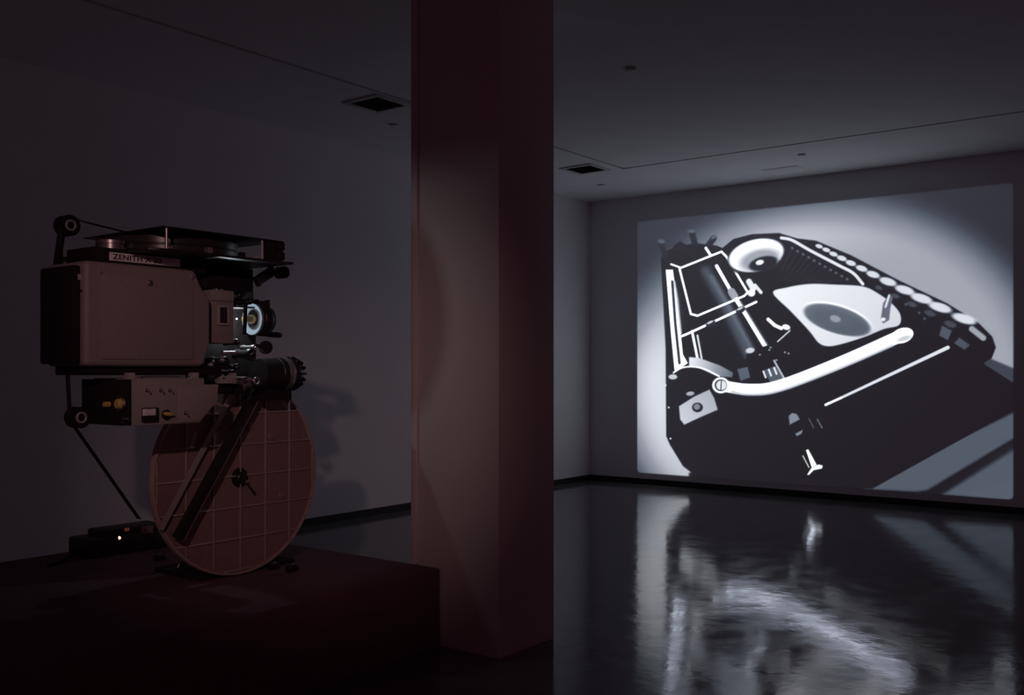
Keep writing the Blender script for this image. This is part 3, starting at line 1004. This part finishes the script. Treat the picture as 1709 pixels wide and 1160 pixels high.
# sockets on the rear end of the box
xr = bx[0][0] - .045
for px, py, r in ((200, 674, .022), (179, 675, .012)):
    d = ray(px, py)
    t = (xr - .01) / d[0]
    yy, zz = d[1] * t, CAMH + d[2] * t
    plug = lathe('plug', [(0, 0), (r, 0), (r, .02), (r * .8, .028), (0, .03)], (xr + .002, yy, zz), (-1, 0, 0), M_YELLOW, cb, seg=20)
    if r > .02:
        ring('plug_ring', (xr - .012, yy, zz), (1, 0, 0), r * 1.35, .003, M_CHROME, plug)
d = ray(208, 699)
t = (xr - .004) / d[0]
box('socket_strip', xr - .006, xr + .002, d[1] * t - .018, d[1] * t + .018, CAMH + d[2] * t - .004, CAMH + d[2] * t + .004, M_CHROME, cb, bevel=0.001)
# bed between lamp house and box, with small blocks
p0, p1 = on_y(150, 612, 3.84), on_y(352, 624, 3.84)
bed = box('lamp_house_bed', p0.x, p1.x + .06, 3.84, 4.12, p1.z - .004, zb + .004, M_DULL, PRJ, bevel=0.004)
zbx = bx[1][1]
for px, w, h in ((221, 5, 7), (328, 5, 7)):
    p = on_y(px, 628, 3.80)
    box('bed_block', p.x - w * .0027, p.x + w * .0027, 3.80, 3.85, zbx - .002, zbx + h * .0035, M_PALE, bed, bevel=0.002)
for px in (231, 315):
    p = on_y(px, 631, 3.79)
    lathe('bed_bolt', [(0, 0), (.009, 0), (.009, .006), (.005, .009), (0, .010)], (p.x, 3.79, zbx - .001), (0, 0, 1), M_CHROME, bed, seg=14)
p0, p1 = on_y(238, 631, 3.78), on_y(300, 631, 3.78)
lathe('bed_rod', [(0, 0), (.006, 0), (.006, p1.x - p0.x), (0, p1.x - p0.x)], (p0.x, 3.785, zbx + .005), (1, 0, 0), M_CHROME, bed, seg=16)

# --- big round magazine
MX, MY, MZ, MR = 3.114, 4.10, 0.914, 0.496
mag = lathe('film_magazine', [(0, 0), (MR - .004, 0), (MR, .004), (MR, .026), (MR - .004, .03), (0, .03)], (MX, MY + .03, MZ), NY, M_DISC, PRJ, seg=96)
lathe('rim', [(MR - .014, 0), (MR - .012, .010), (MR - .002, .010), (MR + .002, .004), (MR + .002, -.02)], (MX, MY + .001, MZ), NY, M_RIB, mag, seg=96)
GR = 0.157
for kk in range(-3, 4):
    if abs(kk) == 3:
        hl = math.sqrt(max(0, (MR - .016) ** 2 - (kk * GR) ** 2))
        if hl < .05:
            continue
    hl = math.sqrt((MR - .014) ** 2 - (kk * GR) ** 2)
    box('rib', MX + kk * GR - .0045, MX + kk * GR + .0045, MY - .009, MY + .001, MZ - hl, MZ + hl, M_RIB, mag, bevel=0.003)
    box('rib', MX - hl, MX + hl, MY - .0085, MY + .001, MZ + kk * GR - .0045, MZ + kk * GR + .0045, M_RIB, mag, bevel=0.003)
for px, py in ((416, 712), (452, 730), (470, 828)):
    p = on_y(px, py, MY)
    lathe('boss', [(.024, 0), (.023, .004), (.018, .008), (.010, .0095), (0, .010)], (p.x, MY + .001, p.z), NY, M_DISC, mag, seg=26)
for px, py in ((482, 738), (494, 828), (467, 752), (475, 780)):
    p = on_y(px, py, MY)
    lathe('rivet', [(.004, 0), (.003, .003), (0, .004)], (p.x, MY + .001, p.z), NY, M_STEEL, mag, seg=10)
p = on_y(400, 797, MY)
hub = lathe('hub', [(.050, 0), (.048, .006), (.042, .008), (.038, .006), (.030, .006), (.030, .022), (.024, .028), (.012, .030), (0, .030)], (p.x, MY + .0, p.z), NY, M_BLACK, mag, seg=32)
q = on_y(424, 823, MY - .02)
bar('hub_lever', (p.x + .01, MY - .022, p.z - .01), (q.x, MY - .022, q.z), .010, .008, M_BLACK, hub, bevel=.002)
q = on_y(412, 804, MY - .03)
box('hub_catch', q.x - .008, q.x + .008, MY - .034, MY - .02, q.z - .008, q.z + .008, M_STEEL, hub, bevel=0.002)
for px, py in ((493, 684), (504, 703)):
    p = on_y(px, py, MY + .02)
    box('clasp', p.x - .008, p.x + .012, MY + .012, MY + .05, p.z - .012, p.z + .012, M_BLACK, mag, bevel=0.003)

# --- stand: post, base, slanting arm in front of the magazine
box('stand_post', 3.16, 3.32, 4.16, 4.32, PZ + .02, 1.40, M_BLACK, PRJ, bevel=0.006)
box('stand_base', 2.90, 3.50, 4.135, 4.52, PZ + .0, PZ + .022, M_DULL, PRJ, bevel=0.004)
a, b = on_y(431, 648, 4.03), on_y(296, 900, 4.03)
arm = bar('slanting_arm', a, b, .052, .030, M_BLACK, PRJ, bevel=.005)
for sgn in (-1, 1):
    t = (b - a).normalized()
    n = t.cross(Vector((0, 1, 0))).normalized()
    ribbon('arm_edge', [a + n * sgn * .025 + Vector((0, -.0155, 0)), b + n * sgn * .025 + Vector((0, -.0155, 0))], .0012, .004, M_STEEL if sgn > 0 else M_BLACK, arm, wide=(0, 1, 0))
cyl('arm_pivot', (a.x, 4.09, a.z), NY, .034, .09, M_BLACK, PRJ, seg=24)
for px, py, s in ((266, 929, .010), (456, 944, .012), (487, 948, .016)):
    p = on_z(px, py + 6, PZ)
    ft = box('stand_foot', p.x - .028, p.x + .028, p.y - .02, p.y + .02, PZ, PZ + .020 + s, M_BLACK, PRJ, bevel=0.006)
    lathe('foot_bolt', [(0, 0), (.008, 0), (.008, .005), (.004, .008), (0, .008)], (p.x, p.y - .008, PZ + .0195 + s), (0, 0, 1), M_CHROME, ft, seg=12)
p, q = on_z(293, 952, PZ + .01), on_z(301, 940, PZ + .05)
lathe('stand_rod', [(0, 0), (.004, 0), (.004, .06), (0, .06)], (p.x, p.y, PZ + .004), (.55, 0, .83), M_STEEL, PRJ, seg=12)

# --- film running over the rollers
r1 = on_y(118, 376, 4.10)
r2 = on_y(136, 697, 4.02)
for rr_ in (r1, r2):
    ro = lathe('film_roller', [(0, 0), (.046, 0), (.046, .008), (.034, .012), (.034, .046), (.046, .050), (.046, .058), (.030, .060), (0, .060)], (rr_.x, rr_.y + .06, rr_.z), NY, M_DULL, PRJ, seg=30)
    ring('roller_ring', (rr_.x, rr_.y - .001, rr_.z), NY, .0205, .0055, M_PALE, ro)
bar('roller_arm', (r1.x, 4.17, r1.z), (xl + .04, 4.105, zt - .03), .030, .018, M_DULL, PRJ)
bar('roller_arm', (r2.x, 4.10, r2.z), (bx[0][0] - .03, 4.06, zbb + .05), .030, .016, M_DULL, PRJ)
fa = Vector((r1.x, 4.13, r1.z + .036))
ft_ = on_y(275, 381.5, 4.13)
ribbon('film_strip', [fa, Vector((ft_.x + .10, 4.13, zt2 - .018))], .0175, .0012, M_FILM, PRJ)
ribbon('film_strip', [Vector((r1.x - .035, 4.13, r1.z)), Vector((r2.x - .035, 4.05, r2.z))], .0175, .0012, M_FILM, PRJ)
fb = on_y(232, 866, 4.05)
ribbon('film_strip', [Vector((r2.x - .030, 4.05, r2.z - .018)), fb], .0175, .0016, M_FILM, PRJ)
fa, fb = on_y(391, 652, 4.062), on_y(268, 884, 4.062)
fl = bar('film_strip', fa, fb, .030, .0012, mat('film_leader', (0.42, 0.34, 0.32), 0.4), PRJ, bevel=0)

# ------------------------------------------------------------------ power supply standing on the plinth behind the magazine
pb = on_z(205, 925, PZ)
PU = thing('power_supply', 'small dark power supply with a glowing pilot lamp on the plinth', 'power supply', (pb.x, pb.y + .12, PZ))
ux0, ux1 = pb.x - .20, pb.x + .30
uy0, uy1 = pb.y, pb.y + .22
hs = .105
cs = box('case', ux0, ux1, uy0, uy1, PZ, PZ + hs, M_BLACK, PU, bevel=0.012)
box('case_lid', ux0 + .10, ux1 - .02, uy0 + .03, uy1 - .02, PZ + hs - .004, PZ + hs + .035, M_BLACK, PU, bevel=0.012)
pp = on_y(198, 891, uy0 + .01)
lathe('pilot_lamp', [(0, 0), (.010, 0), (.010, .004), (.007, .010), (0, .012)], (pp.x, uy0 + .008, min(pp.z, PZ + hs - .012)), NY, M_PILOT, PU, seg=18)
pp = on_y(213, 884, uy0 + .02)
box('signal_window', pp.x - .014, pp.x + .014, uy0 + .022, uy0 + .032, pp.z - .009, pp.z + .009, M_PILOT2, PU, bevel=0.002)
pp = on_y(245, 886, uy0 + .02)
box('terminal_cover', pp.x - .03, pp.x + .03, uy0 + .0, uy0 + .04, PZ + hs - .01, PZ + hs + .03, M_DISC, PU, bevel=0.004)
pts = [Vector((ux0 + .01, uy0 + .06, PZ + .05)), Vector((ux0 - .05, uy0 + .05, PZ + .045)), Vector((ux0 - .09, uy0 + .04, PZ + .02)), Vector((ux0 - .14, uy0 + .02, PZ + .007)), Vector((ux0 - .24, uy0 - .02, PZ + .007))]
ribbon('cable', pts, .007, .013, M_DULL, PU)
